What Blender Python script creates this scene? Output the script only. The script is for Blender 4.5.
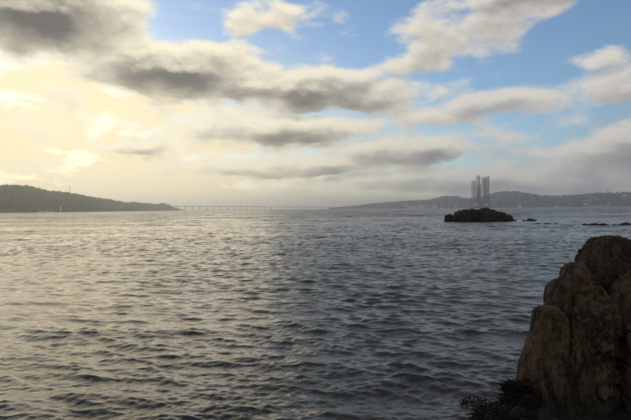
import bpy, bmesh, math, random
import numpy as np
from mathutils import Vector, Matrix

# ---------------------------------------------------------------- clear
for o in list(bpy.data.objects):
    bpy.data.objects.remove(o)
scene = bpy.context.scene
C = scene.collection
R = math.radians
rng = np.random.default_rng(7)
random.seed(7)

# ---------------------------------------------------------------- camera
CAM_H = 3.0
cd = bpy.data.cameras.new('camera')
cam = bpy.data.objects.new('camera', cd)
C.objects.link(cam)
cd.sensor_width = 36.0
cd.lens = 36.0 * 520.0 / 631.0
cd.clip_start = 0.1
cd.clip_end = 60000.0
cam.location = (0, 0, CAM_H)
cam.rotation_mode = 'QUATERNION'
cam.rotation_quaternion = (Matrix.Rotation(R(90 - 0.11), 3, 'X') @ Matrix.Rotation(R(-0.545), 3, 'Z')).to_quaternion()
scene.camera = cam

# ---------------------------------------------------------------- light direction
SUN_AZ, SUN_EL = -29.0, 12.0            # degrees, azimuth from +Y towards +X
sun_dir = Vector((math.sin(R(SUN_AZ)) * math.cos(R(SUN_EL)),
                  math.cos(R(SUN_AZ)) * math.cos(R(SUN_EL)), math.sin(R(SUN_EL))))

# ---------------------------------------------------------------- node helpers
class NT:
    def __init__(self, tree):
        self.t = tree
    def new(self, typ, **kw):
        n = self.t.nodes.new(typ)
        for k, v in kw.items():
            setattr(n, k, v)
        return n
    def put(self, sock, v):
        if isinstance(v, bpy.types.NodeSocket):
            self.t.links.new(v, sock)
        elif v is not None:
            sock.default_value = v
    def m(self, op, a, b=None, c=None, clamp=False):
        n = self.new('ShaderNodeMath', operation=op, use_clamp=clamp)
        for i, v in enumerate((a, b, c)):
            self.put(n.inputs[i], v)
        return n.outputs[0]
    def v(self, op, a, b=None, scale=None):
        n = self.new('ShaderNodeVectorMath', operation=op)
        self.put(n.inputs[0], a)
        self.put(n.inputs[1], b)
        if scale is not None:
            self.put(n.inputs['Scale'], scale)
        return n.outputs['Value'] if op in ('LENGTH', 'DOT_PRODUCT') else n.outputs['Vector']
    def ramp(self, x, lo, hi, a=0.0, b=1.0, smooth=True):
        n = self.new('ShaderNodeMapRange', interpolation_type='SMOOTHSTEP' if smooth else 'LINEAR')
        n.clamp = True
        for i, v in enumerate((x, lo, hi, a, b)):
            self.put(n.inputs[i], v)
        return n.outputs[0]
    def mix(self, f, a, b):
        n = self.new('ShaderNodeMix', data_type='RGBA')
        n.clamp_factor = True
        self.put(n.inputs[0], f)
        self.put(n.inputs[6], a)
        self.put(n.inputs[7], b)
        return n.outputs[2]
    def noise(self, vec, scale, detail=4, rough=0.5, lac=2.0, dist=0.0, out='Fac'):
        n = self.new('ShaderNodeTexNoise')
        self.put(n.inputs['Vector'], vec)
        n.inputs['Scale'].default_value = scale
        n.inputs['Detail'].default_value = detail
        n.inputs['Roughness'].default_value = rough
        n.inputs['Lacunarity'].default_value = lac
        n.inputs['Distortion'].default_value = dist
        return n.outputs[out]
    def comb(self, x, y, z):
        n = self.new('ShaderNodeCombineXYZ')
        for i, v in enumerate((x, y, z)):
            self.put(n.inputs[i], v)
        return n.outputs[0]
    def sep(self, vec):
        n = self.new('ShaderNodeSeparateXYZ')
        self.put(n.inputs[0], vec)
        return n.outputs

def rgb(r, g, b):
    return (r, g, b, 1.0)

# ---------------------------------------------------------------- world: Nishita sky with broken cumulus
world = bpy.data.worlds.new('World')
scene.world = world
world.use_nodes = True
wt = world.node_tree
wt.nodes.clear()

# cloud banks of this sky: azimuth, elevation (degrees), half width, half height, tilt (deg), weight
BANKS = [
    (-28.5, 18.8, 11.5, 4.2, -4, 1.30),
    (-14.6, 14.7, 10.6, 2.9, 0, 1.30),
    (1.2, 12.9, 11.2, 2.2, -2, 1.15),
    (-5.3, 20.2, 6.2, 1.7, 2, 0.50),
    (12.0, 15.8, 6.0, 1.6, 14, 0.46),
    (17.5, 18.6, 8.8, 3.0, 14, 0.52),
    (23.5, 21.2, 10.0, 1.6, 5, 0.95),
    (18.0, 10.2, 9.8, 1.4, 3, 0.68),
    (28.9, 13.9, 2.3, 1.0, 0, 0.48),
    (29.8, 11.4, 5.0, 1.8, 2, 0.70),
    (-6.5, 13.4, 6.0, 1.7, -3, 1.05),
    (31.5, 4.8, 11.0, 3.2, 14, 0.95),
    (-3.2, 8.7, 10.2, 1.7, 0, 1.10),
    (-18.4, 6.9, 4.0, 0.9, 3, 0.90),
    (-2.0, 4.7, 14.0, 1.15, 2, 0.95),
    (9.4, 6.2, 8.6, 1.5, 0, 1.00),
    (17.0, 2.8, 17.0, 1.5, 0, 0.75),
    (-14.0, 9.5, 20.0, 4.5, 0, 0.14),
    (8.0, 7.0, 15.0, 3.6, 2, 0.12),
]

g = bpy.data.node_groups.new('cloud_density', 'ShaderNodeTree')
g.interface.new_socket('Direction', in_out='INPUT', socket_type='NodeSocketVector')
g.interface.new_socket('Density', in_out='OUTPUT', socket_type='NodeSocketFloat')
g.interface.new_socket('Body', in_out='OUTPUT', socket_type='NodeSocketFloat')
G = NT(g)
gi = G.new('NodeGroupInput')
go = G.new('NodeGroupOutput')
d = G.v('NORMALIZE', gi.outputs[0])
dx, dy, dz = G.sep(d)
az = G.m('MULTIPLY', G.m('ARCTAN2', dx, dy), 180 / math.pi)
el = G.m('MULTIPLY', G.m('ARCSINE', dz), 180 / math.pi)
flat = G.v('MULTIPLY', d, (1.0, 1.0, 2.0))
warp = G.v('SUBTRACT', G.noise(flat, 5.5, 3, 0.5, out='Color'), (0.5, 0.5, 0.5))
warp2 = G.v('SUBTRACT', G.noise(flat, 19.0, 3, 0.55, out='Color'), (0.5, 0.5, 0.5))
p = G.comb(az, el, 0.0)
p = G.v('ADD', p, G.v('MULTIPLY', warp, (7.0, 2.2, 0.0)))
p = G.v('ADD', p, G.v('MULTIPLY', warp2, (3.0, 1.5, 0.0)))
base = None
for (a, e, hw, hh, tilt, w) in BANKS:
    mp = G.new('ShaderNodeMapping', vector_type='TEXTURE')
    G.put(mp.inputs['Vector'], p)
    mp.inputs['Location'].default_value = (a, e, 0)
    mp.inputs['Rotation'].default_value = (0, 0, R(tilt))
    mp.inputs['Scale'].default_value = (hw, hh, 1)
    f = G.m('MULTIPLY_ADD', G.m('POWER', G.v('LENGTH', mp.outputs[0]), 1.5), -w * 0.72, w * 0.9)
    base = f if base is None else G.m('SMOOTH_MAX', base, f, 0.12)
# broken cover goes on round the unseen sky, thickened to darken the water
gen = G.noise(flat, 4.2, 5, 0.55)
gen = G.m('MULTIPLY', G.m('SUBTRACT', gen, 0.41), 5.0)
out_az = G.ramp(G.m('ABSOLUTE', az), 34.0, 44.0)
out_el = G.ramp(el, 23.0, 29.0)
outw = G.m('MAXIMUM', out_az, out_el)
base = G.m('MAXIMUM', base, -1.2)
base = G.m('ADD', G.m('MULTIPLY', base, G.m('SUBTRACT', 1.0, outw)), G.m('MULTIPLY', gen, outw))
fine = G.noise(flat, 13.0, 7, 0.54)
dens = G.m('ADD', base, G.m('MULTIPLY', G.m('SUBTRACT', fine, 0.5), 1.6))
G.put(go.inputs[0], dens)
G.put(go.inputs[1], G.m('ADD', base, G.m('MULTIPLY', G.m('SUBTRACT', fine, 0.5), 1.25)))

W = NT(wt)
tc = W.new('ShaderNodeTexCoord')
dirv = W.v('NORMALIZE', tc.outputs['Generated'])
sx, sy, sz = W.sep(dirv)
def density_at(off):
    n = W.new('ShaderNodeGroup')
    n.node_tree = g
    W.put(n.inputs[0], W.v('ADD', dirv, off) if off else dirv)
    return n.outputs
tow = (sun_dir * 0.35 + Vector((0, 0, 0.75))).normalized()
D0, B0 = density_at(None)
D1, B1 = density_at(tuple(tow * 0.018))

sky = W.new('ShaderNodeTexSky', sky_type='NISHITA')
sky.sun_disc = False
sky.sun_elevation = R(SUN_EL)
sky.sun_rotation = R(SUN_AZ)
sky.altitude = 0
sky.air_density = 1.0
sky.dust_density = 0.3
sky.ozone_density = 3.3
STRENGTH = 0.14
K = 1.0 / STRENGTH
cosun = W.v('DOT_PRODUCT', dirv, tuple(sun_dir))
near = W.ramp(cosun, 0.70, 1.0, smooth=False)
near2 = W.m('POWER', near, 3.0)
elev = W.m('MULTIPLY', W.m('ARCSINE', sz), 180 / math.pi)
low = W.m('POWER', 2.718, W.m('MULTIPLY', W.m('MAXIMUM', elev, 0.0), -1 / 6.5))

# thin milky veil of high cloud, thick towards the horizon and round the sun
veil_n = W.noise(W.v('MULTIPLY', dirv, (1, 1, 3.0)), 6.0, 5, 0.55)
sunlow = W.m('MULTIPLY', near2, W.ramp(elev, 19.0, 9.0))
veil = W.m('ADD', W.m('MULTIPLY', sunlow, 1.5), W.m('MULTIPLY', low, 0.9))
veil = W.m('MULTIPLY', veil, W.ramp(veil_n, 0.35, 0.62, 0.35, 1.1), clamp=True)
veil_col = W.mix(W.m('POWER', near, 0.9), rgb(.34 * K, .335 * K, .34 * K), rgb(1.10 * K, .95 * K, .60 * K))
base_sky = W.mix(veil, sky.outputs[0], veil_col)

alpha = W.ramp(D0, -0.10, 0.38)
# bodies are dark where cloud lies between them and the light above, tops and thin edges glow
core = W.ramp(B1, -0.05, 1.28)
grad = W.m('SUBTRACT', D0, D1)
top = W.ramp(grad, 0.14, 0.75, smooth=False)
shade = W.m('MULTIPLY', core, W.m('SUBTRACT', 1.0, W.m('MULTIPLY', top, 0.80)), clamp=True)
hi_col = W.mix(near, rgb(.74 * K, .70 * K, .63 * K), rgb(1.05 * K, .96 * K, .74 * K))
lo_col = W.mix(near, rgb(.12 * K, .125 * K, .14 * K), rgb(.095 * K, .092 * K, .097 * K))
cloud = W.mix(shade, hi_col, lo_col)
# distant clouds sink into the low haze
cloud = W.mix(W.m('MULTIPLY', low, 0.45), cloud, veil_col)
final = W.mix(alpha, base_sky, cloud)
bg = W.new('ShaderNodeBackground')
bg.inputs['Strength'].default_value = STRENGTH
W.put(bg.inputs['Color'], final)
wo = W.new('ShaderNodeOutputWorld')
wt.links.new(bg.outputs[0], wo.inputs['Surface'])
world.cycles.sampling_method = 'MANUAL'
world.cycles.sample_map_resolution = 512

# ---------------------------------------------------------------- sun (behind thin cloud: soft)
sd = bpy.data.lights.new('sun', 'SUN')
sun = bpy.data.objects.new('sun', sd)
C.objects.link(sun)
sd.energy = 0.5
sd.angle = R(48)
sd.color = (1.0, 0.81, 0.52)
sun.location = (0, 0, 50)
sun.rotation_mode = 'QUATERNION'
sun.rotation_quaternion = sun_dir.to_track_quat('Z', 'Y')

# ---------------------------------------------------------------- exposure
vs = scene.view_settings
vs.view_transform = 'Standard'
vs.look = 'None'
vs.exposure = 0.0
vs.gamma = 1.0
vs.use_curve_mapping = False
scene.render.engine = 'CYCLES'
scene.cycles.volume_bounces = 1
scene.cycles.use_denoising = True

# ================================================================ helpers
def tag(o, label=None, cat=None, group=None, kind=None):
    if label: o['label'] = label
    if cat: o['category'] = cat
    if group: o['group'] = group
    if kind: o['kind'] = kind
    return o

def empty(name, loc, rz=0.0):
    o = bpy.data.objects.new(name, None)
    C.objects.link(o)
    o.location = loc
    o.rotation_euler = (0, 0, rz)
    o.empty_display_size = 0.3
    return o

def link_mesh(name, me, mats, parent=None, smooth=False, loc=None):
    o = bpy.data.objects.new(name, me)
    C.objects.link(o)
    for m_ in (mats if isinstance(mats, (list, tuple)) else [mats]):
        if len(me.materials) < (len(mats) if isinstance(mats, (list, tuple)) else 1):
            me.materials.append(m_)
    if parent is not None:
        o.parent = parent
    if loc is not None:
        o.location = loc
    if smooth:
        me.polygons.foreach_set('use_smooth', [True] * len(me.polygons))
    return o

class MB:
    """collects verts and faces of one mesh"""
    def __init__(self):
        self.v, self.f, self.mi = [], [], []
    def box(self, x0, x1, y0, y1, z0, z1, mi=0):
        n = len(self.v)
        self.v += [(x0, y0, z0), (x1, y0, z0), (x1, y1, z0), (x0, y1, z0),
                   (x0, y0, z1), (x1, y0, z1), (x1, y1, z1), (x0, y1, z1)]
        for q in ((0, 3, 2, 1), (4, 5, 6, 7), (0, 1, 5, 4), (1, 2, 6, 5), (2, 3, 7, 6), (3, 0, 4, 7)):
            self.f.append(tuple(n + i for i in q)); self.mi.append(mi)
    def poly_prism(self, pts, z0, z1, mi=0):
        n, k = len(self.v), len(pts)
        self.v += [(a, b, z0) for a, b in pts] + [(a, b, z1) for a, b in pts]
        self.f.append(tuple(n + i for i in reversed(range(k)))); self.mi.append(mi)
        self.f.append(tuple(n + k + i for i in range(k))); self.mi.append(mi)
        for i in range(k):
            j = (i + 1) % k
            self.f.append((n + i, n + j, n + k + j, n + k + i)); self.mi.append(mi)
    def bar(self, a, b, r0, r1=None, sides=4, mi=0):
        r1 = r0 if r1 is None else r1
        a, b = Vector(a), Vector(b)
        d_ = (b - a).normalized()
        u = d_.orthogonal().normalized()
        w = d_.cross(u)
        n = len(self.v)
        for c_, r in ((a, r0), (b, r1)):
            for i in range(sides):
                t = 2 * math.pi * (i + 0.5) / sides
                self.v.append(tuple(c_ + u * (r * math.cos(t)) + w * (r * math.sin(t))))
        for i in range(sides):
            j = (i + 1) % sides
            self.f.append((n + i, n + j, n + sides + j, n + sides + i)); self.mi.append(mi)
        self.f.append(tuple(n + i for i in reversed(range(sides)))); self.mi.append(mi)
        self.f.append(tuple(n + sides + i for i in range(sides))); self.mi.append(mi)
    def gable(self, x0, x1, y0, y1, z0, z1, mi=0):
        """ridge along x"""
        n = len(self.v)
        ym = (y0 + y1) / 2
        self.v += [(x0, y0, z0), (x1, y0, z0), (x1, y1, z0), (x0, y1, z0), (x0, ym, z1), (x1, ym, z1)]
        for q in ((0, 3, 2, 1), (0, 1, 5, 4), (2, 3, 4, 5), (1, 2, 5), (3, 0, 4)):
            self.f.append(tuple(n + i for i in q)); self.mi.append(mi)
    def mesh(self, name):
        me = bpy.data.meshes.new(name)
        me.from_pydata(self.v, [], self.f)
        if any(self.mi):
            me.polygons.foreach_set('material_index', self.mi)
        me.update()
        return me
    def build(self, name, mats, parent=None, smooth=False, loc=None):
        return link_mesh(name, self.mesh(name), mats, parent, smooth, loc)

# ---- vectorised gradient noise
_perm = np.random.default_rng(11).permutation(512).astype(np.int64)
_grad = np.random.default_rng(12).normal(size=(512, 3))
_grad /= np.linalg.norm(_grad, axis=1)[:, None]
def pnoise(p_):
    p_ = np.asarray(p_, float)
    i0 = np.floor(p_).astype(np.int64)
    f0 = p_ - i0
    u = f0 * f0 * f0 * (f0 * (f0 * 6 - 15) + 10)
    res = np.zeros(len(p_))
    for a in (0, 1):
        for b in (0, 1):
            for c in (0, 1):
                h = _perm[(i0[:, 0] + a) & 511]
                h = _perm[(h + i0[:, 1] + b) & 511]
                h = _perm[(h + i0[:, 2] + c) & 511]
                gr = _grad[h]
                dd = gr[:, 0] * (f0[:, 0] - a) + gr[:, 1] * (f0[:, 1] - b) + gr[:, 2] * (f0[:, 2] - c)
                w = (u[:, 0] if a else 1 - u[:, 0]) * (u[:, 1] if b else 1 - u[:, 1]) * (u[:, 2] if c else 1 - u[:, 2])
                res += dd * w
    return res * 1.6
def fbm(p_, octv=4, gain=0.5, lac=2.03, ridged=False):
    p_ = np.asarray(p_, float)
    s, a = np.zeros(len(p_)), 1.0
    for i in range(octv):
        n = pnoise(p_ * (lac ** i) + 17.3 * i)
        s += a * ((1 - 2 * np.abs(n)) if ridged else n)
        a *= gain
    return s

# ================================================================ materials
def new_mat(name):
    m_ = bpy.data.materials.new(name)
    m_.use_nodes = True
    nt = NT(m_.node_tree)
    b = m_.node_tree.nodes['Principled BSDF']
    return m_, nt, b

def plain_mat(name, col, rough=0.8, var=0.25, scale=0.3, metallic=0.0):
    m_, nt, b = new_mat(name)
    tc_ = nt.new('ShaderNodeTexCoord')
    n = nt.noise(tc_.outputs['Object'], scale, 5, 0.6)
    lo = tuple(c * (1 - var) for c in col) + (1,)
    hi = tuple(min(1, c * (1 + var)) for c in col) + (1,)
    nt.put(b.inputs['Base Color'], nt.mix(nt.ramp(n, 0.3, 0.7), lo, hi))
    b.inputs['Roughness'].default_value = rough
    b.inputs['Metallic'].default_value = metallic
    return m_

def rock_mat(name, c_dark, c_mid, c_light, s=1.0, weed_z=None, speck=True):
    m_, nt, b = new_mat(name)
    tc_ = nt.new('ShaderNodeTexCoord')
    P = tc_.outputs['Object']
    streak = nt.noise(nt.v('MULTIPLY', P, (5.5 * s, 5.5 * s, 0.7 * s)), 1.0, 6, 0.65)
    big = nt.noise(P, 1.3 * s, 5, 0.6)
    grain = nt.noise(P, 38.0 * s, 5, 0.7)
    col = nt.mix(nt.ramp(streak, 0.40, 0.60), c_dark, c_mid)
    col = nt.mix(nt.m('MULTIPLY', nt.ramp(big, 0.45, 0.7), 0.7), col, c_light)
    col = nt.mix(nt.m('MULTIPLY', nt.ramp(grain, 0.42, 0.62), 0.55), col, c_dark)
    if speck:
        vo = nt.new('ShaderNodeTexVoronoi')
        nt.put(vo.inputs['Vector'], P)
        vo.inputs['Scale'].default_value = 46.0 * s
        sp = nt.m('SUBTRACT', 1.0, nt.ramp(vo.outputs['Distance'], 0.15, 0.42))
        patch = nt.ramp(nt.noise(P, 3.0 * s, 4, 0.6), 0.42, 0.62)
        rnd = nt.sep(vo.outputs['Color'])[0]
        sp = nt.m('MULTIPLY', nt.m('MULTIPLY', sp, patch), nt.ramp(rnd, 0.45, 0.6))
        col = nt.mix(nt.m('MULTIPLY', sp, 0.7), col, rgb(0.24, 0.18, 0.12))
    if weed_z is not None:
        z = nt.sep(nt.new('ShaderNodeNewGeometry').outputs['Position'])[2]
        wz = nt.m('ADD', z, nt.m('MULTIPLY', nt.m('SUBTRACT', big, 0.5), weed_z * 1.6))
        col = nt.mix(nt.m('MULTIPLY', nt.ramp(wz, weed_z, weed_z * 0.45), 0.85), col, rgb(0.022, 0.02, 0.012))
    nt.put(b.inputs['Base Color'], col)
    nt.put(b.inputs['Roughness'], nt.ramp(big, 0.3, 0.7, 0.75, 0.95))
    b.inputs['Specular IOR Level'].default_value = 0.25
    bm_ = nt.new('ShaderNodeBump')
    bm_.inputs['Strength'].default_value = 1.0
    bm_.inputs['Distance'].default_value = 0.045 / s
    hgt = nt.m('ADD', nt.m('MULTIPLY', streak, 1.0), nt.m('MULTIPLY', grain, 0.45))
    nt.put(bm_.inputs['Height'], hgt)
    nt.put(b.inputs['Normal'], bm_.outputs[0])
    return m_

MAT = {}
MAT['rock'] = rock_mat('shore_rock', rgb(.022, .015, .010), rgb(.112, .073, .042), rgb(.150, .102, .062), 1.0, 0.30)
MAT['boulder'] = rock_mat('dark_lichen_rock', rgb(.017, .013, .009), rgb(.056, .040, .025), rgb(.08, .056, .036), 1.0, None)
MAT['skerry'] = rock_mat('weedy_skerry_rock', rgb(.018, .016, .011), rgb(.055, .042, .028), rgb(.075, .058, .040), 0.16, 0.5, False)
MAT['weed'] = plain_mat('wet_seaweed', (.012, .010, .006), 0.65, 0.5, 9.0)
MAT['weed'].node_tree.nodes['Principled BSDF'].inputs['Specular IOR Level'].default_value = 0.12
MAT['fife'] = plain_mat('wooded_slope', (.060, .062, .030), 0.95, 0.4, 0.012)
MAT['leaf'] = plain_mat('dark_tree_leaves', (.045, .055, .025), 0.9, 0.45, 0.02)
MAT['town_hill'] = plain_mat('town_slope', (.050, .054, .050), 0.95, 0.4, 0.010)
MAT['concrete'] = plain_mat('bridge_concrete', (.40, .38, .35), 0.85, 0.12, 0.05)
MAT['rig'] = plain_mat('rig_steel', (.11, .11, .12), 0.6, 0.25, 0.1)
MAT['rig_hull'] = plain_mat('rig_hull_paint', (.12, .12, .14), 0.5, 0.25, 0.08)
MAT['rig_white'] = plain_mat('rig_white_paint', (.62, .60, .58), 0.5, 0.15, 0.08)
MAT['white'] = plain_mat('white_render', (.80, .78, .74), 0.7, 0.08, 0.1)
MAT['cream'] = plain_mat('cream_render', (.58, .53, .45), 0.8, 0.12, 0.1)
MAT['stone'] = plain_mat('grey_stone_wall', (.30, .28, .26), 0.85, 0.2, 0.1)
MAT['slate'] = plain_mat('slate_roof', (.085, .085, .095), 0.6, 0.2, 0.2)
MAT['orange'] = plain_mat('orange_hull_paint', (.62, .17, .05), 0.45, 0.15, 0.1)
MAT['red'] = plain_mat('rust_red_hull_paint', (.42, .13, .09), 0.5, 0.2, 0.1)
MAT['dark_glass'] = plain_mat('dark_window', (.03, .035, .045), 0.15, 0.1, 0.5)
MAT['bird'] = plain_mat('bird_feathers', (.06, .055, .05), 0.8, 0.2, 3.0)

# ================================================================ water
def make_water():
    ys = [-25.0, -14.0, -7.0, -2.0, 1.0, 2.6]
    y = 3.4
    while y < 14000:
        ys.append(y)
        y *= 1 + min(0.05, 0.0033 * max(1.0, y / 36.0) ** 0.75)
    ys.append(14000.0)
    ys = np.array(ys)
    nin, nout = 680, 16
    s_in = np.linspace(-1, 1, nin)
    hw = 2.4 + 0.70 * np.maximum(ys, 0)
    far = 40 + 1.6 * np.maximum(ys, 0)
    tt = (np.arange(1, nout + 1) / nout) ** 1.8
    X = np.empty((len(ys), nin + 2 * nout))
    X[:, nout:nout + nin] = hw[:, None] * s_in[None, :]
    X[:, nout + nin:] = hw[:, None] + far[:, None] * tt[None, :]
    X[:, :nout] = -X[:, nout + nin:][:, ::-1]
    Y = np.repeat(ys[:, None], X.shape[1], 1)
    dY = np.gradient(ys)[:, None]
    dX = np.gradient(X, axis=1)
    cell = np.maximum(dY, dX)
    px, py = X.ravel(), Y.ravel()
    cellr = cell.ravel()
    Z = np.zeros_like(px)
    DX = np.zeros_like(px)
    DY = np.zeros_like(px)
    # patchy wind: gusts and slicks
    q = np.stack([px * 0.035, py * 0.022, 0 * px], 1)
    gust = np.clip(1.05 + 0.7 * fbm(q, 3), 0.55, 1.7)
    gust2 = np.clip(1.05 + 0.5 * fbm(np.stack([px * 0.22 + 9, py * 0.30, 0 * px + 4], 1), 2), 0.45, 1.8)
    r = np.random.default_rng(5)
    # long slick bands lying across the channel
    nc = 96
    lam = np.geomspace(0.10, 3.4, nc)
    for i in range(nc):
        L = lam[i] * r.uniform(0.95, 1.05)
        th = R(-112) + r.normal(0, 0.40 if L > 0.3 else 0.55)          # travelling towards the shore, from the right
        k = 2 * math.pi / L
        kx, ky = k * math.cos(th), k * math.sin(th)
        slope = 0.030 * float(np.interp(math.log(L), [math.log(.10), math.log(.25), math.log(.75), math.log(1.6), math.log(3.4)], [1.35, 1.3, 0.9, 0.5, 0.30]))
        amp = slope / k
        ph = r.uniform(0, 6.283)
        w = np.clip((L / cellr - 2.2) / 3.0, 0, 1)
        sel = w > 0
        if not sel.any():
            continue
        a_ = amp * w[sel] * gust[sel] * (gust2[sel] if L < 0.8 else 1.0)
        arg = kx * px[sel] + ky * py[sel] + ph
        Z[sel] += a_ * np.cos(arg)
        sn = np.sin(arg) * 0.9
        DX[sel] -= a_ * math.cos(th) * sn
        DY[sel] -= a_ * math.sin(th) * sn
    verts = np.stack([px + DX, py + DY, Z], 1)
    nr, ncol = X.shape
    idx = np.arange(nr * ncol).reshape(nr, ncol)
    quads = np.stack([idx[:-1, :-1], idx[:-1, 1:], idx[1:, 1:], idx[1:, :-1]], -1).reshape(-1, 4)
    me = bpy.data.meshes.new('water')
    me.vertices.add(len(verts))
    me.vertices.foreach_set('co', verts.astype(np.float32).ravel())
    me.loops.add(quads.size)
    me.loops.foreach_set('vertex_index', quads.astype(np.int32).ravel())
    me.polygons.add(len(quads))
    me.polygons.foreach_set('loop_start', np.arange(0, quads.size, 4, dtype=np.int32))
    me.polygons.foreach_set('loop_total', np.full(len(quads), 4, dtype=np.int32))
    me.polygons.foreach_set('use_smooth', np.ones(len(quads), dtype=bool))
    me.update(calc_edges=True)
    m_, nt, b = new_mat('sea_water')
    geo = nt.new('ShaderNodeNewGeometry')
    P = geo.outputs['Position']
    Px, Py, Pz = nt.sep(P)
    P2 = nt.comb(Px, Py, 0.0)
    # ripples: several scales, crests lying across the wind
    dist = nt.m('MAXIMUM', Py, 1.0)
    rot = nt.new('ShaderNodeVectorRotate', rotation_type='Z_AXIS')
    nt.put(rot.inputs['Vector'], P2)
    rot.inputs['Angle'].default_value = R(-20)
    st = nt.v('MULTIPLY', rot.outputs[0], (0.6, 1.0, 1.0))
    h1 = nt.noise(st, 6.0, 4, 0.6)                       # centimetre ripples
    bmp = nt.new('ShaderNodeBump')
    bmp.inputs['Strength'].default_value = 1.0
    bmp.inputs['Distance'].default_value = 1.0
    nt.put(bmp.inputs['Height'], nt.m('MULTIPLY', h1, 0.028))
    # beyond the modelled chop the wave slopes go on as finer and finer facets
    gust = nt.noise(nt.v('MULTIPLY', P2, (0.012, 0.035, 1.0)), 1.0, 4, 0.6)
    gust = nt.ramp(gust, 0.32, 0.66, 0.45, 1.35)
    half = (0.5, 0.5, 0.5)
    s1 = nt.v('SUBTRACT', nt.noise(st, 2.6, 3, 0.6, out='Color'), half)
    s2 = nt.v('SUBTRACT', nt.noise(st, 0.55, 4, 0.65, out='Color'), half)
    s3 = nt.v('SUBTRACT', nt.noise(st, 0.10, 5, 0.7, out='Color'), half)
    f1 = nt.ramp(dist, 9.0, 32.0, 0.0, 1.5)
    f2 = nt.ramp(dist, 20.0, 70.0, 0.0, 2.3)
    f3 = nt.ramp(dist, 55.0, 250.0, 0.0, 4.0)
    sl = nt.v('ADD', nt.v('SCALE', s1, scale=f1), nt.v('SCALE', s2, scale=f2))
    sl = nt.v('ADD', sl, nt.v('SCALE', s3, scale=f3))
    sl = nt.v('SCALE', nt.v('MULTIPLY', sl, (0.75, 1.1, 0.0)), scale=gust)
    # wind waves steepen on the side facing the shore
    slx, sly, slz = nt.sep(sl)
    sl = nt.comb(slx, nt.m('SUBTRACT', nt.m('MULTIPLY', sly, 0.25), nt.m('MULTIPLY', nt.m('ABSOLUTE', sly), 0.9)), 0.0)
    # a smooth current line running out past the island rock
    wob = nt.m('MULTIPLY', nt.m('SUBTRACT', nt.noise(nt.v('MULTIPLY', P2, (0.05, 0.02, 1)), 1.0, 4, 0.6), 0.5), 16.0)
    line = nt.m('ABSOLUTE', nt.m('ADD', nt.m('SUBTRACT', Py, nt.m('MULTIPLY_ADD', Px, 0.28, 104.0)), wob))
    slick = nt.m('MULTIPLY', nt.ramp(line, 4.0, 1.0), nt.ramp(nt.noise(P2, 0.06, 3, 0.6), 0.38, 0.55))
    sl = nt.v('SCALE', sl, scale=nt.m('SUBTRACT', 1.0, nt.m('MULTIPLY', slick, 0.85)))
    nt.put(b.inputs['Normal'], nt.v('NORMALIZE', nt.v('ADD', bmp.outputs[0], sl)))
    # streaks of foam on the crests of the nearer waves
    fo = nt.noise(nt.v('MULTIPLY', P2, (1.0, 1.6, 1)), 5.0, 8, 0.72)
    fp = nt.noise(P2, 0.30, 3, 0.5)
    foam = nt.m('MULTIPLY', nt.ramp(fo, 0.56, 0.64), nt.ramp(fp, 0.46, 0.60))
    foam = nt.m('MULTIPLY', foam, nt.ramp(Pz, 0.0, 0.05))
    foam = nt.m('MULTIPLY', foam, 0.7)
    deep = nt.noise(P2, 0.05, 3, 0.5)
    body = nt.mix(nt.ramp(deep, 0.3, 0.7), rgb(.014, .019, .020), rgb(.022, .028, .028))
    nt.put(b.inputs['Base Color'], nt.mix(foam, body, rgb(.62, .62, .60)))
    ro = nt.ramp(dist, 15.0, 900.0, 0.045, 0.12)
    nt.put(b.inputs['Roughness'], nt.m('MAXIMUM', ro, nt.m('MULTIPLY', foam, 1.2)))
    b.inputs['IOR'].default_value = 1.333
    o = link_mesh('water', me, m_)
    tag(o, kind='structure')
    return o
make_water()

# ================================================================ rocks
def rounded_block(bm, c, half, rot=0.0, tilt=0.0, taper=0.0, power=3.2, sub=24):
    """a superellipsoid lump: centre, half sizes, turn about z, tilt about y, taper to the top"""
    tmp = bmesh.new()
    bmesh.ops.create_icosphere(tmp, subdivisions=4, radius=1.0)
    M = Matrix.Translation(c) @ Matrix.Rotation(rot, 4, 'Z') @ Matrix.Rotation(tilt, 4, 'Y')
    rr = random.Random(int(abs(c[0] * 131 + c[1] * 71 + c[2] * 37) * 10))
    planes = []
    for _ in range(9):                                 # flat fracture planes
        n_ = Vector((rr.gauss(0, 1), rr.gauss(0, 1), rr.gauss(0, 0.7))).normalized()
        planes.append((n_, rr.uniform(0.82, 1.02)))
    new = {}
    for v in tmp.verts:
        q = v.co
        n = (abs(q.x) ** power + abs(q.y) ** power + abs(q.z) ** power) ** (1.0 / power)
        q = q / n
        for n_, o_ in planes:
            dd_ = q.dot(n_) - o_
            if dd_ > 0:
                q = q - n_ * dd_
        tz = 1.0 - taper * (q.z * 0.5 + 0.5)
        new[v.index] = bm.verts.new(M @ Vector((q.x * half[0] * tz, q.y * half[1] * tz, q.z * half[2])))
    for f in tmp.faces:
        bm.faces.new([new[v.index] for v in f.verts])
    tmp.free()

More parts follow.
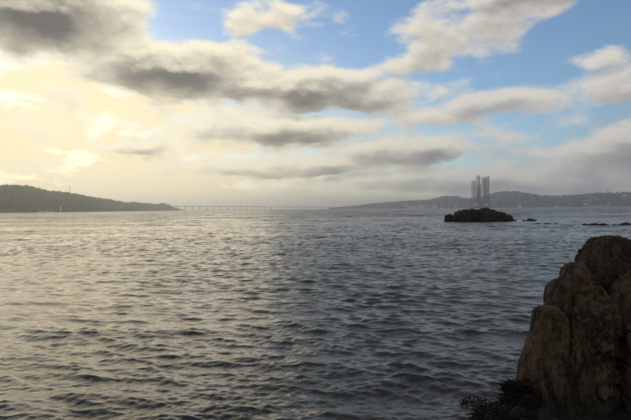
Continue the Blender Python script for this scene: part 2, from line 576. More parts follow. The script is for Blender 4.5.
def rock_mesh(name, blocks, voxel, amp, scale, fissure=0.6, seed=0.0, zstretch=0.18, smooth_it=1):
    bm = bmesh.new()
    for bl in blocks:
        rounded_block(bm, *bl)
    me = bpy.data.meshes.new(name + '_lumps')
    bm.to_mesh(me); bm.free()
    ob = bpy.data.objects.new(name + '_lumps', me)
    C.objects.link(ob)
    md = ob.modifiers.new('remesh', 'REMESH')
    md.mode = 'VOXEL'; md.voxel_size = voxel
    sm = ob.modifiers.new('smooth', 'SMOOTH')
    sm.factor = 0.5; sm.iterations = smooth_it
    dg = bpy.context.evaluated_depsgraph_get()
    out = bpy.data.meshes.new_from_object(ob.evaluated_get(dg))
    bpy.data.objects.remove(ob)
    bpy.data.meshes.remove(me)
    n = len(out.vertices)
    co = np.empty(n * 3, np.float32); out.vertices.foreach_get('co', co)
    co = co.reshape(-1, 3).astype(float)
    nrm = np.array([v.normal[:] for v in out.vertices])
    p_ = co * scale + seed
    big = fbm(p_ * 0.8, 3)
    warpv = np.stack([fbm(p_ + 31, 2), fbm(p_ + 57, 2), 0 * big], 1) * 0.5
    pz = (p_ + warpv) * np.array([1.6, 1.6, zstretch])
    crack = fbm(pz, 4, 0.55, ridged=True)
    crack = np.clip((crack - 1.15) * 1.8, 0, 1.2)             # narrow grooves
    med = fbm(p_ * 3.1 * np.array([1, 1, 0.2]), 4, 0.55)
    small = fbm(p_ * 13.0, 3, 0.6)
    blk = fbm(p_ * np.array([1.7, 1.7, 0.9]) + 71, 2) * 3.0
    fr = blk - np.floor(blk)
    step = (np.floor(blk) + np.clip((fr - 0.4) / 0.2, 0, 1)) / 3.0      # broken ledges
    crack2 = np.clip(fbm(p_ * np.array([5.0, 5.0, 1.3]) + 5.5, 3, 0.6, ridged=True) - 0.8, 0, 1)
    disp = amp * (0.34 * big + 0.26 * step + 0.27 * med + 0.10 * small - fissure * crack - 0.36 * crack2)
    co += nrm * disp[:, None]
    out.vertices.foreach_set('co', co.astype(np.float32).ravel())
    out.name = name
    out.update()
    return out

def make_foreground_rock():
    root = empty('rock_outcrop', (4.6, 8.0, 0.0))
    tag(root, 'tall brown fissured shore rock with barnacles filling the lower right corner', 'rock')
    off = Matrix.Translation((-4.6, -8.0, 0))
    def part(name, blocks, mat, voxel=0.021, **kw):
        me = rock_mesh(name, blocks, voxel, **kw)
        me.transform(off)
        return link_mesh(name, me, mat, root, True)
    # main face with its vertical buttresses
    part('rock_face', [
        ((4.95, 7.75, 0.55), (0.60, 0.75, 1.46), 0.25, -0.05, 0.25, 3.4),
        ((4.22, 7.98, 0.40), (0.50, 0.62, 1.42), -0.15, 0.06, 0.25, 3.4),
        ((5.7, 8.3, 0.55), (0.9, 1.3, 1.55), 0.1, 0.0, 0.20, 3.4),
        ((4.9, 8.9, 0.5), (0.9, 0.8, 1.45), 0.0, 0.0, 0.20, 3.4),
    ], MAT['rock'], amp=0.11, scale=1.9, fissure=1.0, seed=3.1)
    part('rock_shoulder', [
        ((4.20, 8.45, 1.00), (0.29, 0.45, 1.06), 0.1, 0.03, 0.12, 3.4),
        ((3.88, 8.30, 0.84), (0.28, 0.40, 1.02), -0.1, 0.03, 0.12, 3.4),
    ], MAT['rock'], amp=0.075, scale=2.1, fissure=0.8, seed=9.4)
    part('rock_buttress', [
        ((3.53, 8.02, 0.40), (0.40, 0.50, 1.08), 0.05, 0.02, 0.12, 3.2),
        ((3.56, 7.75, 0.10), (0.42, 0.42, 0.80), 0.3, 0.05, 0.25, 2.6),
        ((3.12, 7.50, -0.24), (0.50, 0.36, 0.36), 0.2, 0.0, 0.3, 2.4),
    ], MAT['rock'], amp=0.075, scale=2.1, fissure=0.8, seed=14.7)
    part('boulder', [
        ((4.86, 8.60, 2.04), (0.50, 0.60, 0.47), 0.2, -0.05, 0.10, 3.0),
        ((4.66, 8.50, 1.84), (0.42, 0.50, 0.36), -0.3, 0.1, 0.15, 3.2),
        ((5.60, 8.8, 1.92), (0.62, 0.7, 0.42), 0.1, 0.05, 0.2, 3.2),
    ], MAT['boulder'], amp=0.075, scale=2.2, fissure=0.6, seed=21.0)
    return root
make_foreground_rock()

def single_rock(name, label, cat, base, blocks, mat, voxel, amp, scale, fissure=0.5, seed=0.0, group=None, zs=0.6):
    me = rock_mesh(name, blocks, voxel, amp, scale, fissure, seed, zs)
    me.transform(Matrix.Translation((-base[0], -base[1], -base[2])))
    o = link_mesh(name, me, mat, None, True, base)
    return tag(o, label, cat, group)

single_rock('weedy_rock', 'low black weed-covered rock at the foot of the brown outcrop', 'rock',
            (3.0, 7.6, 0), [((2.98, 7.82, 0.0), (0.24, 0.26, 0.36), 0.1, 0, 0.3, 2.3),
                            ((2.80, 7.40, -0.12), (0.42, 0.34, 0.34), 0.3, 0, 0.3, 2.3),
                            ((2.42, 7.20, -0.20), (0.34, 0.26, 0.28), -0.2, 0, 0.3, 2.3)],
            MAT['skerry'], 0.022, 0.06, 3.0, 0.4, 5.0)

# island rock out in the channel
def make_island():
    m_ = 0.2135
    bl = []
    prof = [(449.5, 3.0, 2.2), (454, 7.4, 3.0), (460, 10.2, 4.0), (467, 12.0, 4.6), (475, 12.9, 5.0), (483, 12.2, 4.6),
            (490, 14.0, 5.0), (496, 12.4, 4.4), (502, 9.6, 4.0), (507, 6.6, 3.4), (512, 3.2, 2.8), (516, 1.2, 2.0)]
    for i, (px, h, dep) in enumerate(prof):
        x = (px - 315.5) * m_
        H = h * m_
        bl.append(((x, 113 + 0.8 * math.sin(i * 2.1), H * 0.30 - 0.3), (0.7 if i in (0, 11) else 1.3 if i in (1, 10) else 1.75 + 0.45 * math.sin(i * 2.3), dep * 0.55, H * 0.66 + 0.3),
                   0.5 * math.sin(i * 1.7), 0.0, 0.15, 3.2))
    single_rock('island_rock', 'large dark flat-topped rock rising from the water below the rig legs', 'rock', (35.5, 113, 0), bl,
                MAT['skerry'], 0.11, 0.50, 0.85, 0.8, 2.0, zs=0.7)
make_island()

def skerry(name, label, pts, y, seed, group=None):
    bl = []
    for i, (x, hw, hh) in enumerate(pts):
        bl.append(((x, y + 0.5 * math.sin(i * 1.9 + seed), -0.12), (hw, 0.9, hh + 0.12), 0.2 * math.sin(i + seed), 0, 0.3, 2.3))
    cx = sum(p_[0] for p_ in pts) / len(pts)
    single_rock(name, label, 'rock', (cx, y, 0), bl, MAT['skerry'], 0.07, 0.24, 1.5, 0.5, seed, group)
skerry('skerry', 'small dark rock just right of the big island rock',
       [(44.9, 0.8, 0.25), (46.2, 1.1, 0.52), (47.2, 0.8, 0.35)], 112, 4.0)
skerry('skerry', 'short low reef in front of the small rock, barely above water',
       [(38.2, 0.5, 0.06), (39.2, 0.7, 0.12), (40.6, 1.0, 0.16), (41.8, 0.6, 0.08)], 91, 6.0)
skerry('skerry', 'long thin reef at the right edge of the water beyond the outcrop',
       [(43.4 + i * 1.05, 0.85, 0.24 + 0.14 * math.sin(i * 1.3)) for i in range(13)], 83, 8.0)

# ================================================================ seaweed
def seaweed(label, centre, n, rad, length, upright, seed):
    r = random.Random(seed)
    mb = MB()
    for i in range(n):
        a = r.uniform(0, 6.283)
        q = rad * math.sqrt(r.random())
        p0 = Vector((q * math.cos(a), q * math.sin(a), r.uniform(-0.05, 0.05) - 0.08 * (q / rad) ** 2))
        out = Vector((math.cos(a), math.sin(a), 0)) * r.uniform(0.2, 1.0) + Vector((r.uniform(-.4, .4), r.uniform(-.4, .4), 0))
        L = length * r.uniform(0.4, 1.0)
        w = r.uniform(0.006, 0.015)
        side = Vector((-out.y, out.x, 0)).normalized()
        prev = None
        v0 = len(mb.v)
        segs = 5
        for s in range(segs + 1):
            t = s / segs
            rise = upright * L * (t - 0.55 * t * t / max(upright, 0.2) * 0.6)
            c_ = p0 + out * (L * 0.8 * t) + Vector((0, 0, rise)) + side * (0.012 * math.sin(t * 7 + i))
            ww = w * (1.15 - 0.8 * t) * (1 + 0.5 * math.sin(t * 9 + i * 2))
            mb.v += [tuple(c_ - side * ww), tuple(c_ + side * ww), tuple(c_ + Vector((0, 0, ww * 0.8)))]
        for s in range(segs):
            b0, b1 = v0 + 3 * s, v0 + 3 * (s + 1)
            for k in range(3):
                l = (k + 1) % 3
                mb.f.append((b0 + k, b0 + l, b1 + l, b1 + k)); mb.mi.append(0)
    o = mb.build('seaweed_clump', MAT['weed'], None, True, centre)
    return tag(o, label, 'seaweed', 'seaweed at the foot of the outcrop')
seaweed('spiky dark seaweed tuft standing up against the left foot of the outcrop', (2.99, 7.78, 0.30), 600, 0.19, 0.18, 0.7, 1)
seaweed('dark seaweed mat spreading over the low rock at the bottom edge', (2.62, 7.28, 0.13), 800, 0.42, 0.22, 0.25, 2)
seaweed('small loose seaweed patch floating just off the low rock', (2.45, 7.95, 0.04), 160, 0.26, 0.18, 0.3, 3)
seaweed('seaweed fringe hanging between the tuft and the mat', (2.90, 7.52, 0.22), 420, 0.24, 0.22, 0.5, 4)

# ================================================================ far shores
F = 520.0
def horizon(px): return 212.0 - 6.0 * px / 631.0
def interp(tab, x):
    xs = [t[0] for t in tab]; ys_ = [t[1] for t in tab]
    return float(np.interp(x, xs, ys_))

class Shore:
    """a hillside: bearing table (tangent of azimuth) -> ridge height and distance, sloping to the waterline"""
    def __init__(self, name, ridge, dist, depth, mat, canopy, seed, n=260, m=26):
        # ridge: (tangent, height m), dist: (tangent, ridge distance), depth: shore to ridge
        self.ridge, self.dist, self.depth, self.canopy, self.seed = ridge, dist, depth, canopy, seed
        t0, t1 = ridge[0][0], ridge[-1][0]
        T = np.linspace(t0, t1, n)
        S = np.concatenate([np.linspace(0, 1, m), np.linspace(1.15, 2.2, 6)])
        TT, SS = np.meshgrid(T, S)
        P = self.points(TT.ravel(), SS.ravel())
        idx = np.arange(TT.size).reshape(TT.shape)
        fc = np.stack([idx[:-1, :-1], idx[:-1, 1:], idx[1:, 1:], idx[1:, :-1]], -1).reshape(-1, 4)
        me = bpy.data.meshes.new(name)
        me.from_pydata(P.tolist(), [], fc.tolist())
        me.update()
        self.ob = link_mesh(name, me, mat, None, True)
        tag(self.ob, kind='structure')
    def points(self, t, s):
        t = np.asarray(t, float); s = np.asarray(s, float)
        rh = np.interp(t, [a[0] for a in self.ridge], [a[1] for a in self.ridge]) - self.canopy
        D = np.interp(t, [a[0] for a in self.dist], [a[1] for a in self.dist])
        y = D + (s - 1) * self.depth
        x = t * D * (1 + 0.0 * s)
        prof = np.where(s <= 1, np.sin(np.clip(s, 0, 1) * math.pi / 2) ** 1.25, np.cos(np.clip(s - 1, 0, 1.2) * math.pi / 2.6))
        z = rh * prof
        nn = fbm(np.stack([x * 0.006, y * 0.006, 0 * x + self.seed], 1), 3)
        z = z + nn * np.clip(rh, 0, 40) * 0.28 * np.clip(s * (1.02 - np.clip(s, 0, 1)), 0, 1) * 2.0
        z = np.where(s <= 0, -1.5, np.maximum(z, 0.8 * np.clip(s * 12, 0, 1) - 0.3))
        return np.stack([x, y, z], 1)

def ridge_from(tab, dist):
    res = []
    for px, py in tab:
        t = (px - 315.5) / F
        D = interp(dist, t)
        res.append((t, max(1.0, (horizon(px) - py) * D / F + CAM_H)))
    return res

# southern shore, wooded, running out to a point at the bridge
d_left = [(-0.76, 1750), (-0.60, 1900), (-0.45, 2350), (-0.35, 3000), (-0.27, 3900)]
left_tab = [(-70, 188), (-30, 187), (0, 186.8), (16, 186.4), (27, 186.5), (36, 188.4), (41, 190.6), (52, 191.5), (63, 193), (78, 195),
            (89, 197.3), (105, 199.5), (117, 201.7), (127, 203), (136, 203), (149, 204), (158, 205), (163, 203.3), (168, 205),
            (173, 208.7), (178, 210.2)]
left = Shore('hill', ridge_from(left_tab, d_left), d_left, 330, MAT['fife'], 9.0, 3.0)
# northern shore with the town
d_right = [(0.02, 5200), (0.2, 4700), (0.35, 4300), (0.5, 3900), (0.8, 3300)]
right_tab = [(328, 208.6), (340, 207.4), (357, 205.7), (371, 203.7), (388, 202.8), (411, 200.8), (428, 200.5), (437, 198), (445, 196.2),
             (454, 196.8), (460, 198.8), (471, 199), (482, 197), (491, 194.2), (499, 192.2), (508, 191.6), (514, 192.8), (521, 194.9),
             (527, 196), (537, 196.4), (558, 196.4), (573, 195.5), (583, 195), (593, 193.7), (608, 193.2), (631, 193.3), (680, 192), (720, 193)]
right = Shore('hill', ridge_from(right_tab, d_right), d_right, 900, MAT['town_hill'], 5.0, 8.0)

# ---- woods: one mass of crowns on each shore
def crown_template(seed):
    bm = bmesh.new()
    bmesh.ops.create_icosphere(bm, subdivisions=2, radius=1.0)
    co = np.array([v.co[:] for v in bm.verts])
    k = 1 + 0.5 * fbm(co * 1.6 + seed, 3)
    co = co * k[:, None]
    fc = np.array([[v.index for v in f.verts] for f in bm.faces])
    bm.free()
    return co, fc
TEMPL = [crown_template(s * 13.7) for s in range(5)]
def woods(shore, name, label, n, smin, smax, size, seed, tmin=None, tmax=None):
    r = np.random.default_rng(seed)
    t0, t1 = shore.ridge[0][0], shore.ridge[-1][0]
    t0 = t0 if tmin is None else tmin
    t1 = t1 if tmax is None else tmax
    t = r.uniform(t0, t1, n)
    s = np.clip(smin + (smax - smin) * r.random(n) ** 0.75, 0, 1.25)
    keep = fbm(np.stack([t * 40, s * 5, 0 * t + seed], 1), 3) > -0.35
    keep |= s > 0.9
    P = shore.points(t, s)[keep]
    V, Fc, base = [], [], 0
    for i, q in enumerate(P):
        co, fc = TEMPL[i % 5]
        h = size * r.uniform(0.55, 1.35)
        a = r.uniform(0, 6.28)
        rot = np.array([[math.cos(a), -math.sin(a), 0], [math.sin(a), math.cos(a), 0], [0, 0, 1]])
        c_ = co @ rot.T * np.array([h * 0.5, h * 0.5, h * 0.62]) + q + np.array([0, 0, h * 0.38])
        V.append(c_); Fc.append(fc + base); base += len(c_)
    me = bpy.data.meshes.new(name)
    me.from_pydata(np.concatenate(V).tolist(), [], np.concatenate(Fc).tolist())
    me.update()
    o = link_mesh(name, me, MAT['leaf'], None, False)
    tag(o, label, 'woodland', kind='stuff')
woods(left, 'woodland', 'dark woods covering the headland on the left shore', 4200, 0.02, 1.08, 11.0, 1)
woods(right, 'woodland', 'grey-green trees scattered over the far town hillside', 2800, 0.05, 1.08, 9.5, 2)

# ---- mast, lighthouse and cottages on the wooded shore
def at(px, z, Y): return ((px - 315.5) / F * Y, Y, z)
def make_mast():
    t = (70 - 315.5) / F
    q = left.points([t], [1.0])[0]
    root = empty('radio_mast', tuple(q))
    tag(root, 'thin lattice radio mast on the wooded ridge at left', 'mast')
    mb = MB()
    H = 40.0
    for k in range(3):
        a = k * 2.094
        mb.bar((1.6 * math.cos(a), 1.6 * math.sin(a), 0), (0.5 * math.cos(a), 0.5 * math.sin(a), H), 0.28)
        for j in range(12):
            z0, z1 = H * j / 12, H * (j + 1) / 12
            r0, r1 = 1.6 - 1.1 * j / 12, 1.6 - 1.1 * (j + 1) / 12
            b = a + 2.094
            mb.bar((r0 * math.cos(a), r0 * math.sin(a), z0), (r1 * math.cos(b), r1 * math.sin(b), z1), 0.14)
    mb.build('lattice', MAT['rig'], root)
    mb = MB(); mb.bar((0, 0, H), (0, 0, H + 7), 0.22, 0.1, 6); mb.build('aerial', MAT['rig'], root)
make_mast()

def make_lighthouse():
    Y = interp(d_left, (60.5 - 315.5) / F) - 322
    root = empty('lighthouse', at(60.5, 0.4, Y))
    tag(root, 'slender white lighthouse tower on the left shore', 'lighthouse')
    mb = MB(); mb.bar((0, 0, -1), (0, 0, 20), 3.0, 2.0, 14); mb.build('tower', MAT['white'], root, True)
    mb = MB(); mb.bar((0, 0, 20.0), (0, 0, 20.7), 2.9, 2.9, 14); mb.build('gallery', MAT['white'], root)
    mb = MB(); mb.bar((0, 0, 20.7), (0, 0, 23.0), 1.5, 1.5, 12); mb.build('lantern', MAT['dark_glass'], root)
    mb = MB(); mb.bar((0, 0, 23.0), (0, 0, 24.6), 1.8, 0.2, 12); mb.build('lantern_roof', MAT['white'], root)
make_lighthouse()

def house_mesh(name, w, d_, h, rh):
    mb = MB()
    mb.box(-w / 2, w / 2, -d_ / 2, d_ / 2, -2, h, 0)
    mb.gable(-w / 2 - .3, w / 2 + .3, -d_ / 2 - .4, d_ / 2 + .4, h + .01, h + rh, 1)
    mb.box(w * .32, w * .32 + 1.0, -.5, .5, h + rh * .5, h + rh + 1.2, 0)
    return mb.mesh(name)

for i, (px, w, lab) in enumerate([(40.5, 12, 'pale cottage by the water, leftmost of the row beside the lighthouse'),
                                  (45.5, 15, 'pale cottage in the middle of the row left of the lighthouse'),
                                  (51.5, 17, 'long pale cottage nearest to the lighthouse')]):
    Y = interp(d_left, (px - 315.5) / F) - 316
    o = link_mesh('cottage', house_mesh('cottage', w, 8, 4.5, 3), [MAT['cream'], MAT['slate']], None, False, at(px, 1.0, Y))
    tag(o, lab, 'cottage', 'cottages on the left shore')

# ---- road bridge across the firth
def make_bridge():
    A, B = Vector((-1120.0, 4000.0, 0)), Vector((185.0, 5080.0, 0))
    n = 27
    root = empty('road_bridge', tuple(A))
    tag(root, 'long low road bridge on many piers crossing the firth', 'bridge')
    d_ = (B - A)
    L = d_.length
    d_.normalize()
    ang = math.atan2(d_.y, d_.x)
    root.rotation_euler = (0, 0, ang)
    def hz(s): return 37.0 - 13.0 * s
    mb = MB()
    st = 54
    for i in range(st):
        s0, s1 = i / st, (i + 1) / st
        k = len(mb.v)
        for s in (s0, s1):
            x, z = s * L, hz(s)
            mb.v += [(x, -7, z), (x, 7, z), (x, 7, z - 1.4), (x, 4, z - 4.0), (x, -4, z - 4.0), (x, -7, z - 1.4)]
        for j in range(6):
            l = (j + 1) % 6
            mb.f.append((k + j, k + l, k + 6 + l, k + 6 + j)); mb.mi.append(0)
    mb.build('deck', MAT['concrete'], root)
    for sy in (-6.7, 6.7):
        mb = MB()
        for i in range(st):
            s0, s1 = i / st, (i + 1) / st
            mb.bar((s0 * L, sy, hz(s0) + 1.1), (s1 * L, sy, hz(s1) + 1.1), 0.18)
            mb.bar((s0 * L, sy, hz(s0)), (s0 * L, sy, hz(s0) + 1.1), 0.12)
        tag(mb.build('parapet', MAT['concrete'], root), kind='stuff')
    for i in range(n + 1):
        s = i / n
        top = hz(s) - 4.02
        mb = MB()
        for sy in (-4.2, 4.2):
            mb.bar((0, sy, 0.6), (0, sy * 0.8, top - 1.5), 2.0, 1.7, 8)
        mb.box(-2.2, 2.2, -6.0, 6.0, top - 1.5, top)
        mb.box(-4.0, 4.0, -8.0, 8.0, -2, 2.2)
        mb.build('pier', MAT['concrete'], root, False, (s * L, 0, 0))
make_bridge()

# ---- drilling rigs laid up with their legs jacked high
def leg_mesh(H, side, bay=9.0):
    mb = MB()
    cs = [Vector((side * 0.577 * math.cos(a), side * 0.577 * math.sin(a), 0)) for a in (0.5, 0.5 + 2.094, 0.5 + 4.189)]
    for c_ in cs:
        mb.bar(c_, c_ + Vector((0, 0, H)), 0.8, sides=5)
    nb = int(H / bay)
    for j in range(nb):
        z0, z1 = Vector((0, 0, H * j / nb)), Vector((0, 0, H * (j + 1) / nb))
        for k in range(3):
            a, b = cs[k], cs[(k + 1) % 3]
            mb.bar(a + z0, b + z0, 0.65)
            mb.bar(a + z0, b + z1, 0.5)
            mb.bar(b + z0, a + z1, 0.5)
    for k in range(3):
        mb.bar(cs[k] + Vector((0, 0, H)), cs[(k + 1) % 3] + Vector((0, 0, H)), 0.4)
    return mb.mesh('leg')

def make_rig(label, centre, legs, hull_pts, derrick, house):
    root = empty('drilling_rig', centre)
    tag(root, label, 'drilling rig', 'drilling rigs moored off the town')
    mb = MB(); mb.poly_prism(hull_pts, 1.0, 10.0); mb.build('hull', MAT['rig_hull'], root)
    for (x, y, H) in legs:
        link_mesh('leg', leg_mesh(H, 18.0), MAT['rig'], root, False, (x, y, 1.0))
        for a in (0.5, 2.594, 4.689):
            cx, cy = 10.8 * math.cos(a), 10.8 * math.sin(a)
            mb = MB(); mb.box(cx - 2.2, cx + 2.2, cy - 2.2, cy + 2.2, 9.0, 21.0)
            mb.build('jack_house', MAT['rig'], root, False, (x, y, 1.02))
    hx, hy = house
    mb = MB(); mb.box(hx - 11, hx + 11, hy - 7, hy + 7, 10.02, 19); mb.box(hx - 8, hx + 8, hy - 6, hy + 6, 19, 25)
    dh = mb.build('deckhouse', MAT['rig_white'], root)
    for k in range(5):
        for zz in (12.5, 15.8):
            mb = MB(); mb.box(hx - 9 + 4 * k, hx - 7 + 4 * k, hy - 7.12, hy - 6.98, zz, zz + 1.4)
            mb.build('window', MAT['dark_glass'], dh)
    mb = MB(); mb.bar((hx - 4, hy, 27.5), (hx - 4, hy, 28.4), 11, 11, 8)
    mb.bar((hx - 4, hy, 25), (hx - 4, hy, 27.5), 1.0)
    mb.build('helideck', MAT['rig'], root)
    # derrick: tapering lattice tower
    dx_, dy_, dh_ = derrick
    mb = MB()
    zb = 10.0
    nb = 9
    for j in range(nb):
        f0, f1 = j / nb, (j + 1) / nb
        r0, r1 = 5.0 - 2.6 * f0, 5.0 - 2.6 * f1
        z0, z1 = zb + dh_ * f0, zb + dh_ * f1
        cr = [(-1, -1), (1, -1), (1, 1), (-1, 1)]
        for k in range(4):
            a, b = cr[k], cr[(k + 1) % 4]
            mb.bar((a[0] * r0, a[1] * r0, z0), (a[0] * r1, a[1] * r1, z1), 0.65)
            mb.bar((a[0] * r0, a[1] * r0, z0), (b[0] * r1, b[1] * r1, z1), 0.4)
            mb.bar((b[0] * r0, b[1] * r0, z0), (a[0] * r1, a[1] * r1, z1), 0.4)
            mb.bar((a[0] * r1, a[1] * r1, z1), (b[0] * r1, b[1] * r1, z1), 0.45)
    mb.box(-6, 6, -6, 6, 10.01, 14)
    mb.build('derrick', MAT['rig'], root, False, (dx_, dy_, 0))
    mb = MB()
    cx, cy = hull_pts[1][0] - 5, hull_pts[1][1] + 6
    mb.bar((cx, cy, 10), (cx, cy, 24), 1.3, 1.1, 8)
    mb.box(cx - 2, cx + 2, cy - 2, cy + 2, 24, 27)
    mb.bar((cx, cy, 26), (cx + 10, cy - 6, 52), 0.8, 0.5)
    mb.bar((cx, cy, 27), (cx + 10, cy - 6, 52), 0.25, 0.25)
    mb.build('crane', MAT['rig'], root)

HULL = [(-28, -30), (28, -30), (33, 4), (12, 36), (-12, 36), (-33, 4)]
# (leg offsets from the hull centre)
make_rig('left drilling rig with one shorter lattice leg, above the island rock', (808.0, 2610.0, 0),
         [(-3 + at(474, 0, 2625)[0] - 808 + 3, 15, 136), (at(478.6, 0, 2590)[0] - 808, -20, 160), (at(479.6, 0, 2632)[0] - 808, 22, 118)],
         HULL, (8, 4, 92), (-8, -18))
make_rig('right drilling rig with two close tall lattice legs, above the island rock', (893.0, 2745.0, 0),
         [(at(483.9, 0, 2725)[0] - 893, -20, 160), (at(488.1, 0, 2725)[0] - 893, -20, 164), (at(485.9, 0, 2770)[0] - 893, 25, 158)],
         HULL, (2, 8, 52), (-2, -26))

# ---- ships
def make_ship(label, px, Y, L, mat, heading):
    root = empty('ship', at(px, 0, Y), heading)
    tag(root, label, 'ship', 'ships at the far quay')
    n = 12
    mb = MB()
    for i in range(n + 1):
        s = i / n
        x = (s - 0.5) * L
        w = L * 0.10 * (1 - max(0, (s - 0.6) / 0.4) ** 2.2) * (0.8 + 0.2 * min(1, s * 5)) + 0.05
        zt = L * 0.10 * (1 + 0.55 * max(0, (s - 0.55) / 0.45) ** 1.6)
        mb.v += [(x, -w, zt), (x, -w * 0.8, -1), (x, w * 0.8, -1), (x, w, zt)]
    for i in range(n):
        a, b = 4 * i, 4 * (i + 1)
        for k in range(4):
            l = (k + 1) % 4
            mb.f.append((a + k, b + k, b + l, a + l)); mb.mi.append(0)
    mb.f.append((0, 1, 2, 3)); mb.f.append((4 * n + 3, 4 * n + 2, 4 * n + 1, 4 * n)); mb.mi += [0, 0]
    mb.build('hull', mat, root)
    h = L * 0.10
    mb = MB()
    mb.box(L * .12, L * .30, -L * .08, L * .08, h, h + L * .14)
    mb.box(L * .14, L * .28, -L * .09, L * .09, h + L * .14, h + L * .20)
    sup = mb.build('superstructure', MAT['white'], root)
    mb = MB(); mb.box(L * .281, L * .284, -L * .08, L * .08, h + L * .155, h + L * .185); mb.build('window', MAT['dark_glass'], sup)
    mb = MB(); mb.bar((L * .1, 0, h + L * .02), (L * .09, 0, h + L * .22), L * .02, L * .018, 8); mb.build('funnel', mat, root)
    mb = MB(); mb.bar((L * .2, 0, h + L * .2), (L * .2, 0, h + L * .36), L * .008, L * .004, 5); mb.build('mast', MAT['rig'], root)
make_ship('small ship with orange hull and white house left of the island rock', 442.5, 3000, 36, MAT['orange'], math.pi)
make_ship('small red ship with white house directly left of the rigs', 467.0, 2850, 34, MAT['red'], math.pi)

# ---- waterfront buildings, one by one
def shed(name, label, cat, px, Y, w, d_, h, rh, mat, group=None, z=1.5):
    root = empty(name, at(px, z, Y), -0.15)
    tag(root, label, cat, group)
    mb = MB(); mb.box(-w / 2, w / 2, -d_ / 2, d_ / 2, -4, h); mb.build('wall', mat, root)
    mb = MB(); mb.gable(-w / 2 - .4, w / 2 + .4, -d_ / 2 - .5, d_ / 2 + .5, h + .01, h + rh); mb.build('roof', MAT['slate'] if rh > 1.5 else mat, root)
    k = max(2, int(w / 9))
    for i in range(k):
        x = -w / 2 + w * (i + 0.5) / k
        mb = MB(); mb.box(x - 1.6, x + 1.6, -d_ / 2 - .06, -d_ / 2 + .02, h * .35, h * .65)
        mb.build('window', MAT['dark_glass'], root)
    return root
WG = 'pale buildings along the far waterfront'
shed('warehouse', 'pale low warehouse at the left end of the far waterfront', 'warehouse', 407.5, 3560, 28, 14, 13, 2.5, MAT['white'], WG)
shed('warehouse', 'long pale warehouse in the middle of the three left of the orange ship', 'warehouse', 413.5, 3540, 36, 16, 14, 1.2, MAT['white'], WG)
shed('warehouse', 'tall pale block at the right end of the warehouse row', 'warehouse', 421.5, 3530, 42, 16, 19, 1.2, MAT['white'], WG)
shed('quay_building', 'bright white quay building just left of the orange ship', 'building', 434.5, 3480, 26, 12, 20, 1.2, MAT['white'], WG)
shed('silo', 'narrow white silo tower between the two ships', 'silo', 456.0, 3340, 9, 9, 25, 1.0, MAT['white'], WG)
shed('quay_building', 'white building low on the shore right of the island rock', 'building', 519.5, 3120, 22, 12, 15, 3, MAT['white'], WG)
shed('quay_building', 'pale flat building by the shore below the houses at right', 'building', 556.0, 2960, 24, 12, 9, 3, MAT['cream'], WG)
shed('quay_wall', 'thin pale quay wall along the far shore at the right', 'wall', 597.0, 2770, 130, 5, 5, 0.3, MAT['cream'], WG)

# ---- church with spire on the skyline, white paint standing in for sunlight on it
def make_church():
    t = (606 - 315.5) / F
    q = right.points([t], [0.96])[0]
    root = empty('church', tuple(q), 0.4)
    tag(root, 'church with pointed spire on the right skyline, painted white to look sunlit', 'church')
    mb = MB(); mb.box(-12, 14, -7, 7, -4, 11); mb.build('nave', MAT['white'], root)
    mb = MB(); mb.gable(-12.5, 14.5, -7.6, 7.6, 11.02, 18); mb.build('roof', MAT['white'], root)
    mb = MB(); mb.box(-19, -12.02, -4, 4, -4, 22); mb.build('tower', MAT['white'], root)
    mb = MB(); mb.bar((-15.5, 0, 22.02), (-15.5, 0, 36), 4.6, 0.1, 8); mb.build('spire', MAT['cream'], root)
make_church()

# ---- houses over the hillside
HM = [house_mesh('house', 11, 8, 6, 3.5), house_mesh('house', 16, 9, 6, 3.2), house_mesh('house', 24, 10, 9, 3.5), house_mesh('house', 30, 12, 14, 1.2)]
def houses(n, t0, t1, s0, s1, seed, label, group):
    r = random.Random(seed)
    i = 0
    done = []
    while i < n:
        t, s = r.uniform(t0, t1), r.uniform(s0, s1)
        q = right.points([t], [s])[0]
        if any(abs(q[0] - a) < 24 and abs(q[1] - b) < 16 for a, b in done):
            continue
        done.append((q[0], q[1]))
        k = r.choices((0, 1, 2, 3), (4, 4, 3, 1))[0]
        me = HM[k]
        o = bpy.data.objects.new('house', me)
        C.objects.link(o)
        if not me.materials:
            me.materials.append(MAT['cream']); me.materials.append(MAT['slate'])
        o.location = (q[0], q[1], q[2] + 1.0)
        o.rotation_euler = (0, 0, r.uniform(-0.5, 0.5))
        mt = r.choices(('cream', 'stone', 'white'), (1.5, 7, 0.7))[0]
        o.material_slots[0].link = 'OBJECT'
        o.material_slots[0].material = MAT[mt]
        size = ('small', 'small', 'long', 'large flat-roofed')[k]
        hue = {'cream': 'cream', 'stone': 'grey', 'white': 'white'}[mt]
        tag(o, f'{size} {hue} house ' + label, 'house', f'{size} {hue} houses ' + group)
        i += 1
houses(150, 0.38, 0.66, 0.12, 1.0, 3, 'far off on the town hillside right of the rigs', 'on the far right hillside')
houses(50, 0.10, 0.33, 0.05, 0.8, 4, 'far off on the low hillside left of the rigs', 'on the far middle hillside')

def pylon(px, label):
    t = (px - 315.5) / F
    q = right.points([t], [1.0])[0]
    root = empty('hill_mast', tuple(q))
    tag(root, label, 'mast')
    mb = MB()
    for k in range(3):
        a = k * 2.094
        mb.bar((1.8 * math.cos(a), 1.8 * math.sin(a), 0), (0.6 * math.cos(a), 0.6 * math.sin(a), 30), 0.4)
    mb.build('lattice', MAT['rig'], root)
    mb = MB(); mb.bar((0, 0, 22), (0, 0, 36), 0.5, 0.3, 6); mb.build('aerial', MAT['rig'], root)
pylon(541.5, 'thin mast on the low skyline right of the rigs')

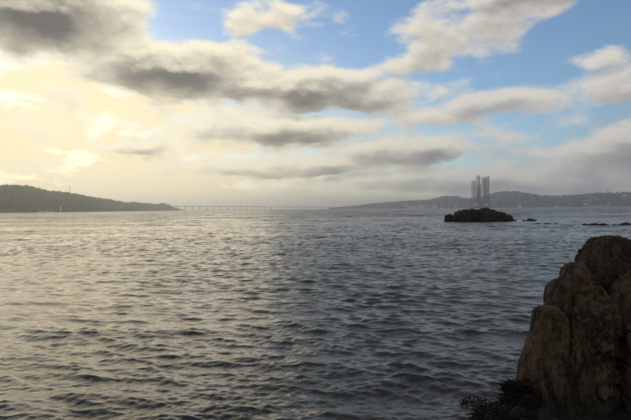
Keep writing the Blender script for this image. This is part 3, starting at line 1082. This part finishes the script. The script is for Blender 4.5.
# ---- a gull over the water
def make_bird():
    mb = MB()
    ring = [(-0.24, 0.01), (-0.16, 0.045), (0.0, 0.065), (0.14, 0.05), (0.21, 0.035), (0.26, 0.012)]
    for i in range(len(ring) - 1):
        mb.bar((0, ring[i][0], 0), (0, ring[i + 1][0], 0), ring[i][1], ring[i + 1][1], 8)
    for s in (-1, 1):
        pts = [(0.03, 0.06, -0.09, 0.02), (0.28, 0.10, -0.08, 0.15), (0.52, 0.02, -0.10, 0.16), (0.74, -0.10, -0.14, 0.10)]
        k = len(mb.v)
        for (x, f_, b_, z) in pts:
            mb.v += [(s * x, f_, z), (s * x, b_, z), (s * x, (f_ + b_) / 2, z + 0.018)]
        for j in range(3):
            a, b = k + 3 * j, k + 3 * (j + 1)
            for q in range(3):
                l = (q + 1) % 3
                mb.f.append((a + q, a + l, b + l, b + q)); mb.mi.append(0)
    n = len(mb.v)
    mb.v += [(-0.05, -0.22, 0.01), (0.05, -0.22, 0.01), (0.09, -0.36, 0.0), (-0.09, -0.36, 0.0), (0, -0.28, 0.025)]
    mb.f += [(n, n + 1, n + 2, n + 3), (n, n + 4, n + 1), (n + 1, n + 4, n + 2), (n + 2, n + 4, n + 3), (n + 3, n + 4, n)]
    mb.mi += [0] * 5
    Y = 190.0
    px, py = 230.7, 185.7
    o = mb.build('bird', MAT['bird'], None, False, ((px - 315.5) / F * Y, Y, CAM_H + (horizon(px) - py) / F * Y))
    o.rotation_euler = (0.1, 0.2, 0.7)
    tag(o, 'small dark bird flying low over the bridge', 'bird')
make_bird()

# ================================================================ haze
def make_haze():
    mb = MB()
    mb.box(-24000, 24000, -60, 14300, -2.6, 185)
    m_ = bpy.data.materials.new('sea_haze')
    m_.use_nodes = True
    nt = m_.node_tree
    nt.nodes.clear()
    vol = nt.nodes.new('ShaderNodeVolumePrincipled')
    vol.inputs['Color'].default_value = (0.85, 0.90, 0.97, 1)
    vol.inputs['Density'].default_value = 0.00018
    vol.inputs['Anisotropy'].default_value = 0.82
    out = nt.nodes.new('ShaderNodeOutputMaterial')
    nt.links.new(vol.outputs[0], out.inputs['Volume'])
    o = mb.build('haze', m_)
    o.display_type = 'WIRE'
    tag(o, 'pale sea haze over the firth', 'haze', kind='stuff')
make_haze()
